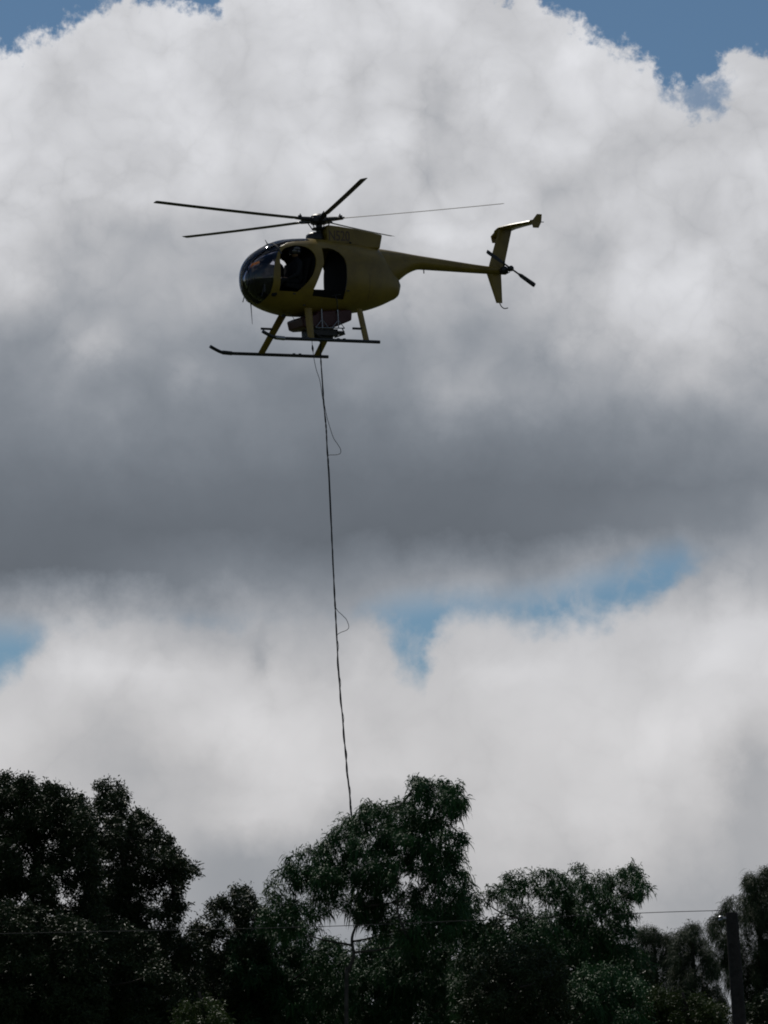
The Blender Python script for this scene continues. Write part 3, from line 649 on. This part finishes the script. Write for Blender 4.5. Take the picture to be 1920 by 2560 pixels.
# ------------------------------------------------------------------ rope and cable below the helicopter
def hang(px): return W(px[0], px[1], HANG_D)
hook = hw((.08, 0, -2.62)); HANG_D = hook.y
rope_px = [(803, 880), (802, 897), (806, 956), (810, 1016), (815, 1066), (818, 1124), (822, 1180), (828, 1310), (834, 1440), (840, 1556), (847, 1686), (857, 1802), (867, 1917), (876, 2004), (881, 2062), (888, 2150), (895, 2250)]
rp = [hook] + [hang(p) for p in rope_px[1:]]
rope_c = spline(rp, 24)
def braid(c, off, r, turns, seg=6):
    mb = MB(); L = len(c)
    for s in range(2):
        P = []
        for i, p in enumerate(c):
            a = turns * 2 * math.pi * i / L + s * math.pi + 2.2 * math.sin(i * .061) + 1.1 * math.sin(i * .17 + 2)
            k = 1 + .35 * math.sin(i * .13) * math.sin(i * .041)
            P.append(p + Vector((math.cos(a), math.sin(a), 0)) * off * k)
        mb.tube(P, r, seg)
    return mb
rt = tag(braid(rope_c, .006, .0130, 15).build('rope', M_ROPE, smooth=True), 'long dark twisted line hanging from under the helicopter down into the treetops', 'rope')
MB().tube([rope_c[-1], rope_c[-1] - Vector((0, 0, .5))], .06, 12).build('weight', M_STEEL, rt)
def along(y):   # rope centre at a photo height
    a = [p for p in rope_px]
    for (x0, y0), (x1, y1) in zip(a, a[1:]):
        if y0 <= y <= y1: return x0 + (x1 - x0) * (y - y0) / max(y1 - y0, 1)
    return a[-1][0]
cab = [(780, 853), (781.6, 872), (785, 897), (791, 925), (800, 953), (806, 994), (811, 1012), (815, 1032), (821, 1056), (833, 1093), (843, 1109), (850, 1120), (852, 1128), (850, 1134), (840, 1137), (825, 1137.5), (along(1142), 1142)]
for i, y in enumerate(range(1170, 1500, 30)): cab.append((along(y) + (1.5 if i % 2 else -1.5), y))
cab += [(along(1518) + 1, 1518), (856, 1538), (866, 1549), (872, 1566), (867, 1575), (850, 1582), (along(1590), 1591)]
for i, y in enumerate(range(1615, 2070, 30)): cab.append((along(y) + (3.0 if i % 3 == 0 else -2), y))
cp = [hang(p) for p in cab]
cb = tag(MB().tube(spline(cp, 5), .0072, 6).build('cable', M_CABLE, smooth=True), 'thin slack cable looping out beside the thick hanging line', 'cable')
MB().tube([hang((780.8, 863)), hang((781.6, 871)), hang((782.6, 879))], [.012, .026, .012], 10).build('connector', M_BLK, cb)
MB().tube([hw((.30, .1, -2.55)), hang((780, 853))], .007, 6).build('lead', M_CABLE, cb)

# ------------------------------------------------------------------ vegetation
def leaves_mesh(name, P0, D0, L, Wd, droop, m, parent, bend=None):
    """many arched pointed leaves as one mesh (P0, D0: n x 3)"""
    n = len(P0); ts = np.array([0, .33, .7, 1.0]); ws = np.array([.35, 1.0, .8, 0])
    side = np.cross(D0, RNG.normal(size=(n, 3))); side /= np.linalg.norm(side, axis=1)[:, None] + 1e-9
    V = np.empty((n, 7, 3)); g = np.array([0, 0, -1.0])
    for i, (t, w) in enumerate(zip(ts, ws)):
        c = P0 + D0 * (L * t * (1 - .25 * t * droop))[:, None] + g * (L * droop * t * t)[:, None]
        if i < 3:
            V[:, 2 * i] = c - side * (Wd * w / 2)[:, None]; V[:, 2 * i + 1] = c + side * (Wd * w / 2)[:, None]
        else: V[:, 6] = c
    me = bpy.data.meshes.new(name); me.vertices.add(n * 7); me.vertices.foreach_set('co', V.reshape(-1).astype(np.float32))
    base = (np.arange(n) * 7)[:, None]
    idx = np.concatenate([base + np.array([[0, 1, 3, 2]]), base + np.array([[2, 3, 5, 4]]), base + np.array([[4, 5, 6]])], axis=1).reshape(-1)
    me.loops.add(n * 11); me.loops.foreach_set('vertex_index', idx.astype(np.int32))
    ls = (np.arange(n) * 11)[:, None] + np.array([[0, 4, 8]]); me.polygons.add(n * 3)
    me.polygons.foreach_set('loop_start', ls.reshape(-1).astype(np.int32))
    me.update(calc_edges=True); me.validate()
    a = me.attributes.new('rnd', 'FLOAT', 'FACE'); a.data.foreach_set('value', np.repeat(RNG.random(n), 3).astype(np.float32))
    me.polygons.foreach_set('use_smooth', np.ones(n * 3, bool)); me.materials.append(m)
    o = bpy.data.objects.new(name, me); COL.objects.link(o); o.parent = parent
    o['kind'] = 'stuff'
    return o

def inside(poly, x, y):
    c = False; j = len(poly) - 1
    for i in range(len(poly)):
        (xi, yi), (xj, yj) = poly[i], poly[j]
        if (yi > y) != (yj > y) and x < (xj - xi) * (y - yi) / (yj - yi) + xi: c = not c
        j = i
    return c
def edge_dist(poly, x, y):
    d = 1e9
    for (x0, y0), (x1, y1) in zip(poly, poly[1:] + poly[:1]):
        dx, dy = x1 - x0, y1 - y0; t = max(0, min(1, ((x - x0) * dx + (y - y0) * dy) / (dx * dx + dy * dy + 1e-9)))
        d = min(d, math.hypot(x - x0 - t * dx, y - y0 - t * dy))
    return d

def tree(name, label, D, poly, trunk, style='koa', lm=None, bark=None, clump=44, fill=1.0, holes=(), depth=1.6, group=None, big=1.0, gap=.42, seed=0, limbs=26, thick=1.0):
    """a tree whose crown fills an outline; every clump sits at its own depth"""
    rnd = random.Random(seed + int(D * 7)); sc = FPX / D
    foot = W(trunk[0][0], trunk[0][1], D); foot.z = 0
    root = empty(name, foot); tag(root, label, 'tree', group)
    lm = lm or L_KOA; bark = bark or M_BARK2
    # clump centres
    xs = [p[0] for p in poly]; ys = [p[1] for p in poly]; C = []
    area = 0
    for (x0, y0), (x1, y1) in zip(poly, poly[1:] + poly[:1]): area += x0 * y1 - x1 * y0
    area = abs(area) / 2; tries = 0; want = int(area / (clump * clump * .55)) + 3
    for (px_, py_), (qx_, qy_) in zip(poly, poly[1:]):
        seg_n = max(1, int(math.hypot(qx_ - px_, qy_ - py_) / (clump * .8)))
        for k in range(seg_n):
            ex_, ey_ = px_ + (qx_ - px_) * (k + rnd.uniform(.1, .6)) / seg_n, py_ + (qy_ - py_) * (k + .3) / seg_n
            if ey_ > 2520: continue
            r = clump * rnd.uniform(.28, .75); ins = rnd.uniform(.55, 1.35); dx, dy = qy_ - py_, -(qx_ - px_); dl = math.hypot(dx, dy) + 1e-6; dx /= dl; dy /= dl
            if not inside(poly, ex_ + dx * 4, ey_ + dy * 4): dx, dy = -dx, -dy
            C.append((ex_ + dx * r * ins, ey_ + dy * r * ins * .85, r, rnd.gauss(0, 1) * depth * .4))
    want += len(C)
    while len(C) < want and tries < 20000:
        tries += 1; x = rnd.uniform(min(xs), max(xs)); y = rnd.uniform(min(ys), max(ys))
        if not inside(poly, x, y): continue
        r = clump * rnd.uniform(.55, 1.15); e = edge_dist(poly, x, y)
        if e < r * .45: r = max(e / .6, clump * .3)
        if any(math.hypot((x - h[0]) / h[2], (y - h[1]) / h[3]) < 1 for h in holes): continue
        if any(math.hypot(x - c[0], y - c[1]) < gap * min(r, c[2]) for c in C): continue
        C.append((x, y, r, rnd.gauss(0, 1) * depth * .5))
    # leaves
    st = dict(koa=(.18, .024, .85, 50), small=(.085, .024, .28, 100), needle=(.20, .011, 1.0, 110), broad=(.11, .035, .3, 40))[style]
    Ln, Wn, dr, per = st; P = []; Dd = []
    for x, y, r, dz in C:
        c = W(x, y, D + dz); R3 = np.array([r / sc, r / sc * 1.0, r / sc * (.66 if style != 'needle' else 1.1)])
        nt = max(3, int(fill * (r / 15.0) ** 2 * 1.9))
        for _ in range(nt):
            v = np.array([rnd.gauss(0, 1) for _ in range(3)]); v /= np.linalg.norm(v) + 1e-9
            stray = rnd.random() < .05
            rr = rnd.uniform(1.0, 1.25) if stray else rnd.random() ** .45; tpos = np.array(c) + v * R3 * rr
            tx, ty = x + v[0] * r * rr, y - v[2] * r * .66 * rr
            if any(math.hypot((tx - h[0]) / h[2], (ty - h[1]) / h[3]) < 1 for h in holes) and rnd.random() < .93: continue
            if not inside(poly, tx, ty) and rnd.random() < .7: continue
            m = int(per * rnd.uniform(.5, 1.3) * (.22 if stray else .6))
            q = RNG.normal(size=(m, 3)); q /= np.linalg.norm(q, axis=1)[:, None]
            out = q * (.6 if style == 'koa' else .9) + v * .6 + np.array([0, 0, .45 if style in ('koa', 'needle') else .25])
            out /= np.linalg.norm(out, axis=1)[:, None]
            P.append(tpos + RNG.normal(size=(m, 3)) * (.06 * big)); Dd.append(out)
    P = np.concatenate(P); Dd = np.concatenate(Dd); n = len(P); n_leaves = n
    L = Ln * big * RNG.uniform(.6, 1.25, n); Wd = Wn * big * RNG.uniform(.7, 1.2, n); dro = dr * RNG.uniform(.5, 1.35, n)
    o = leaves_mesh('crown', P - np.array(foot), Dd, L, Wd, dro, lm, root)
    # trunk and limbs
    tp = [W(a, b, D) for a, b in trunk]; tp[0] = foot
    tb = spline([p - foot for p in tp], 5); n = len(tb); h = tp[-1].z
    MB().tube(tb, [thick * max(.016, .085 * (h / 9) * (1 - i / n) ** .8 + .012) for i in range(n)], 10).build('trunk', bark, root, smooth=True)
    C2 = sorted(C, key=lambda c: -c[2]); C2 = C2[::max(1, len(C2) // limbs)][:limbs]; 0
    starts = [p for p in tb[int(n * .45):]]
    C2 = sorted(C2, key=lambda c: min((W(c[0], c[1], D + c[3]) - foot - p).length for p in starts))
    for x, y, r, dz in C2:
        t = W(x, y, D + dz) - foot
        s = min(starts, key=lambda p: (p - t).length + 2.0 * max(0, p.z - t.z + .25)); k = (t - s).length
        mid = s.lerp(t, .5) + Vector((rnd.uniform(-.1, .1), rnd.uniform(-.1, .1), -.03)) * k
        P_ = spline([s, mid, t], 4); MB().tube(P_, [max(.009, .028 * (1 - i / 10)) * min(1.3, .6 + k * .3) for i in range(len(P_))], 6).build('limb', bark, root, smooth=True); starts += P_[3:-1:2]
    return n_leaf(o)
def n_leaf(o): return o

# leftmost tree
tree('broadleaf_tree', 'tall dark broadleaf tree at the left edge of the picture with several lumpy tops', 80,
     [(-160, 2600), (-160, 1990), (-60, 1950), (0, 1938), (40, 1946), (62, 1940), (92, 1962), (100, 1990), (112, 1965), (130, 1950), (156, 1962), (166, 1990), (180, 1976), (205, 1985), (222, 2015), (226, 2050), (240, 2090), (260, 2300), (250, 2600)],
     [(60, 2900), (70, 2500), (80, 2250), (90, 2080)], 'small', L_DARK, clump=38, fill=1.25, seed=3, holes=[(20, 2128, 14, 8), (62, 2152, 10, 12), (72, 2190, 9, 12), (100, 2230, 8, 8)], depth=1.8)
# second left tree with the narrow leader
tree('broadleaf_tree', 'dark broadleaf tree with one narrow upright tuft and a sloping right side', 83,
     [(215, 2600), (212, 2200), (225, 2090), (236, 2040), (246, 2010), (243, 1985), (240, 1965), (256, 1955), (275, 1953), (296, 1962), (312, 1972), (320, 2000), (324, 2030), (332, 2060), (338, 2028), (352, 2022), (372, 2036), (378, 2052), (398, 2062), (412, 2085), (426, 2090), (424, 2110), (444, 2118), (456, 2140), (478, 2158), (490, 2176), (482, 2190), (470, 2205), (452, 2222), (440, 2232), (458, 2252), (466, 2270), (456, 2285), (440, 2305), (470, 2330), (500, 2420), (520, 2600)],
     [(330, 2900), (335, 2500), (320, 2250), (290, 2060)], 'small', L_DARK, clump=30, fill=1.15, seed=5, holes=[(258, 2052, 12, 24), (312, 2062, 15, 12), (420, 2215, 16, 12), (385, 2375, 14, 12)], depth=1.6, limbs=40)
# small round tree between
tree('broadleaf_tree', 'small rounded dark tree standing low in the gap left of the drooping leaved tree', 86,
     [(455, 2600), (452, 2400), (470, 2330), (490, 2305), (518, 2290), (522, 2262), (545, 2246), (578, 2240), (584, 2222), (610, 2216), (634, 2226), (640, 2250), (660, 2270), (668, 2310), (690, 2400), (700, 2600)],
     [(590, 2900), (590, 2500), (600, 2300)], 'small', L_DARK, clump=32, fill=1.2, seed=7, depth=1.2)
# the centre tree with drooping sickle leaves
tree('koa_tree', 'green tree with drooping sickle shaped leaves where the hanging line ends', 82,
     [(655, 2250), (672, 2215), (690, 2190), (716, 2174), (724, 2150), (716, 2140), (740, 2136), (764, 2120), (790, 2112), (826, 2108), (830, 2080), (862, 2062), (880, 2040), (900, 2035), (905, 2006), (935, 2010), (975, 2020), (990, 2002), (1025, 1996), (1016, 1975), (1022, 1955), (1052, 1944), (1080, 1958), (1110, 1952), (1140, 1950), (1150, 1970), (1148, 1986), (1166, 2000), (1168, 2022), (1150, 2038), (1132, 2050), (1130, 2070), (1108, 2078), (1120, 2088), (1150, 2084), (1164, 2094), (1158, 2112), (1150, 2140), (1140, 2165), (1118, 2170), (1140, 2172), (1168, 2178), (1174, 2200), (1160, 2222), (1176, 2290), (1150, 2350), (1040, 2370), (970, 2350), (930, 2320), (880, 2290), (830, 2280), (780, 2290), (750, 2330), (700, 2345), (660, 2330), (650, 2290)],
     [(868, 2900), (866, 2500), (872, 2430), (884, 2390), (880, 2345), (896, 2300), (915, 2240), (960, 2150)], 'koa', L_KOA, M_BARK, clump=36, fill=1.2, seed=9,
     holes=[(930, 2112, 22, 8), (1000, 2120, 22, 9), (1010, 2175, 15, 10), (1045, 2150, 10, 6), (880, 2150, 8, 6), (1020, 2202, 28, 22), (985, 2145, 22, 8), (1152, 2068, 20, 14), (760, 2160, 26, 8)], depth=1.5, limbs=46, thick=.5)
# right broad tree
tree('koa_tree', 'broad dark tree with flat ragged top between the drooping leaved tree and the pole', 84,
     [(1130, 2600), (1130, 2240), (1175, 2228), (1200, 2216), (1215, 2226), (1240, 2218), (1260, 2200), (1262, 2182), (1292, 2172), (1325, 2180), (1350, 2170), (1382, 2180), (1400, 2194), (1420, 2186), (1432, 2168), (1450, 2164), (1466, 2184), (1490, 2180), (1520, 2178), (1545, 2184), (1560, 2170), (1590, 2163), (1604, 2170), (1610, 2190), (1620, 2206), (1612, 2235), (1596, 2250), (1580, 2256), (1590, 2275), (1588, 2300), (1578, 2320), (1586, 2340), (1574, 2350), (1600, 2372), (1620, 2400), (1616, 2450), (1640, 2600)],
     [(1400, 2900), (1400, 2600), (1390, 2400), (1410, 2260)], 'koa', L_KOA, M_BARK2, clump=40, fill=1.1, seed=11,
     holes=[(1325, 2215, 9, 22), (1470, 2200, 10, 12), (1552, 2254, 14, 8), (1555, 2355, 18, 8)], depth=1.7, big=.9, limbs=40)
# far ironwoods
GI = 'feathery ironwood trees at the right'
tree('ironwood_tree', 'distant feathery ironwood tree with a cluster of small rounded tops, right of the broad tree', 104,
     [(1590, 2600), (1592, 2360), (1600, 2330), (1612, 2318), (1625, 2330), (1640, 2318), (1652, 2340), (1660, 2345), (1672, 2332), (1684, 2350), (1692, 2470), (1690, 2600)],
     [(1640, 2800), (1640, 2500), (1635, 2360)], 'needle', L_CAS, clump=26, fill=1.5, seed=13, depth=1.0, group=GI)
tree('ironwood_tree', 'distant feathery ironwood tree with a pointed hooked top, left of the pole', 100,
     [(1680, 2600), (1682, 2380), (1690, 2330), (1708, 2322), (1722, 2306), (1740, 2312), (1744, 2340), (1762, 2352), (1776, 2372), (1792, 2390), (1800, 2420), (1790, 2450), (1805, 2490), (1815, 2600)],
     [(1735, 2800), (1735, 2500), (1730, 2350)], 'needle', L_CAS, clump=28, fill=1.5, seed=15, depth=1.0, group=GI, holes=[(1735, 2392, 10, 16), (1764, 2430, 12, 8), (1776, 2462, 10, 14)])
tree('ironwood_tree', 'tall feathery ironwood tree at the right edge behind the pole', 92,
     [(1772, 2345), (1774, 2300), (1792, 2286), (1808, 2296), (1812, 2262), (1832, 2250), (1850, 2258), (1862, 2245), (1884, 2246), (1872, 2220), (1868, 2196), (1885, 2184), (1910, 2178), (1960, 2176), (2060, 2200), (2060, 2600), (1840, 2600), (1838, 2480), (1812, 2440), (1806, 2370), (1790, 2350)],
     [(1905, 2900), (1905, 2550), (1900, 2300), (1905, 2220)], 'needle', L_CAS, clump=28, fill=1.35, seed=17, depth=1.2, group=GI, holes=[(1872, 2390, 9, 30), (1880, 2470, 12, 20)])
# low growth along the bottom, in front
GB = 'lower trees along the bottom'
low = [('low dark tree filling the bottom left corner', 76, [(-120, 2600), (-120, 2300), (-20, 2270), (60, 2262), (130, 2290), (200, 2300), (250, 2345), (270, 2600)], L_DARK, 'small'),
       ('low dark tree under the sloping side of the left tree, second along the bottom', 78, [(200, 2600), (220, 2330), (290, 2310), (360, 2330), (400, 2400), (450, 2440), (470, 2600)], L_DARK, 'small'),
       ('light green bush at the bottom between the left trees and the pale forked trunk', 74, [(430, 2600), (440, 2530), (475, 2500), (520, 2498), (560, 2530), (590, 2600)], L_YEL, 'small'),
       ('low olive tree beside the pale forked trunk, right of the small rounded tree', 86, [(540, 2600), (560, 2390), (600, 2335), (680, 2310), (760, 2320), (810, 2340), (870, 2365), (900, 2600)], L_KOA, 'koa'),
       ('low dark tree right of the pale forked trunk', 87, [(850, 2600), (890, 2380), (930, 2340), (1010, 2320), (1100, 2330), (1160, 2370), (1180, 2600)], L_KOA, 'koa'),
       ('low tree at the bottom in front of the broad flat topped tree', 77, [(1150, 2600), (1170, 2420), (1230, 2370), (1330, 2360), (1400, 2400), (1440, 2600)], L_DARK, 'small'),
       ('low green tree at the bottom left of the ironwoods', 79, [(1400, 2600), (1420, 2440), (1490, 2410), (1560, 2420), (1610, 2470), (1640, 2600)], L_KOA, 'koa'),
       ('yellowish low tree below the distant ironwoods, just left of the pole', 81, [(1600, 2600), (1610, 2500), (1650, 2470), (1710, 2480), (1770, 2500), (1810, 2530), (1830, 2600)], L_YEL, 'small'),
       ('low tree at the bottom right corner beside the pole', 83, [(1830, 2600), (1850, 2530), (1900, 2500), (1990, 2490), (2000, 2600)], L_DARK, 'small')]
for i, (lab, D, poly, lm, sty) in enumerate(low):
    cx = sum(p[0] for p in poly) / len(poly)
    tree('low_tree', lab, D, poly, [(cx, 2900), (cx + 8, 2620), (cx - 5, 2480)], sty, lm, clump=36, fill=1.15, seed=30 + i, depth=1.3, group=GB, limbs=10)
# dense trees behind, closing the lower part
back = [(-60, 230, 2290), (150, 480, 2300), (420, 700, 2385), (620, 900, 2370), (820, 1180, 2345), (1080, 1400, 2290), (1300, 1620, 2310)]
for i, (xa, xb_, yt) in enumerate(back):
    r2 = random.Random(i); w = xb_ - xa
    poly = [(xa, 2640)] + [(xa + w * t, yt + 55 * (2 * t - 1) ** 2 * 2 + r2.uniform(-14, 14)) for t in np.linspace(0, 1, 9)] + [(xb_, 2640)]
    names = ['behind the leftmost tree', 'behind the second tree from the left', 'behind the small rounded tree', 'behind the forked pale trunk', 'behind the right half of the drooping leaved tree', 'behind the left half of the broad flat topped tree', 'behind the right half of the broad flat topped tree']
    tree('background_tree', 'dense dark tree ' + names[i], 96 + (i % 3) * 3, poly, [((xa + xb_) / 2, 2900), ((xa + xb_) / 2, 2500), ((xa + xb_) / 2 + 10, yt + 90)], 'broad', L_DARK, clump=48, fill=1.25, seed=60 + i, depth=1.4, group='dense trees behind', big=1.25, limbs=6)

# ------------------------------------------------------------------ utility pole and wires
PD = 73.0
a, b = W(1828.5, 2282, PD), W(1853.5, 2625, PD); dd = (b - a) / (a.z - b.z); footp = a + dd * a.z
pole = empty('utility_pole', footp); tag(pole, 'plain weathered timber utility pole leaning slightly at the right', 'pole')
P = [(a - footp).lerp(Vector((0, 0, 0)), t) for t in np.linspace(0, 1, 12)]
MB().tube(P, [.108 + .05 * t for t in np.linspace(0, 1, 12)], 18).build('post', M_POLE, pole, auto=50)
ap = a - footp
MB().tube([ap + Vector((-.16, -.02, -.10)), ap + Vector((-.02, -.02, -.10))], [.03, .02], 10).lathe([(.02, -.05), (.045, -.03), (.03, 0), (.045, .03), (.02, .05)], ap + Vector((-.19, -.02, -.10)), 'Z', 12).build('insulator', M_STEEL, pole, auto=40)
def wire(pts, label, r, tw):
    c = spline([W(x, y, PD) for x, y in pts], 40); mb = MB()
    mb.tube(c, r * 1.35, 6)
    return tag(mb.build('wire', M_WIRE, smooth=True), label, 'wire')
wire([(1812, 2276), (1700, 2279), (1590, 2283), (1400, 2291), (1200, 2300), (900, 2313), (600, 2322), (300, 2328), (-80, 2336)], 'thin twisted overhead wire running left from the top of the pole across the trees', .005, .9)
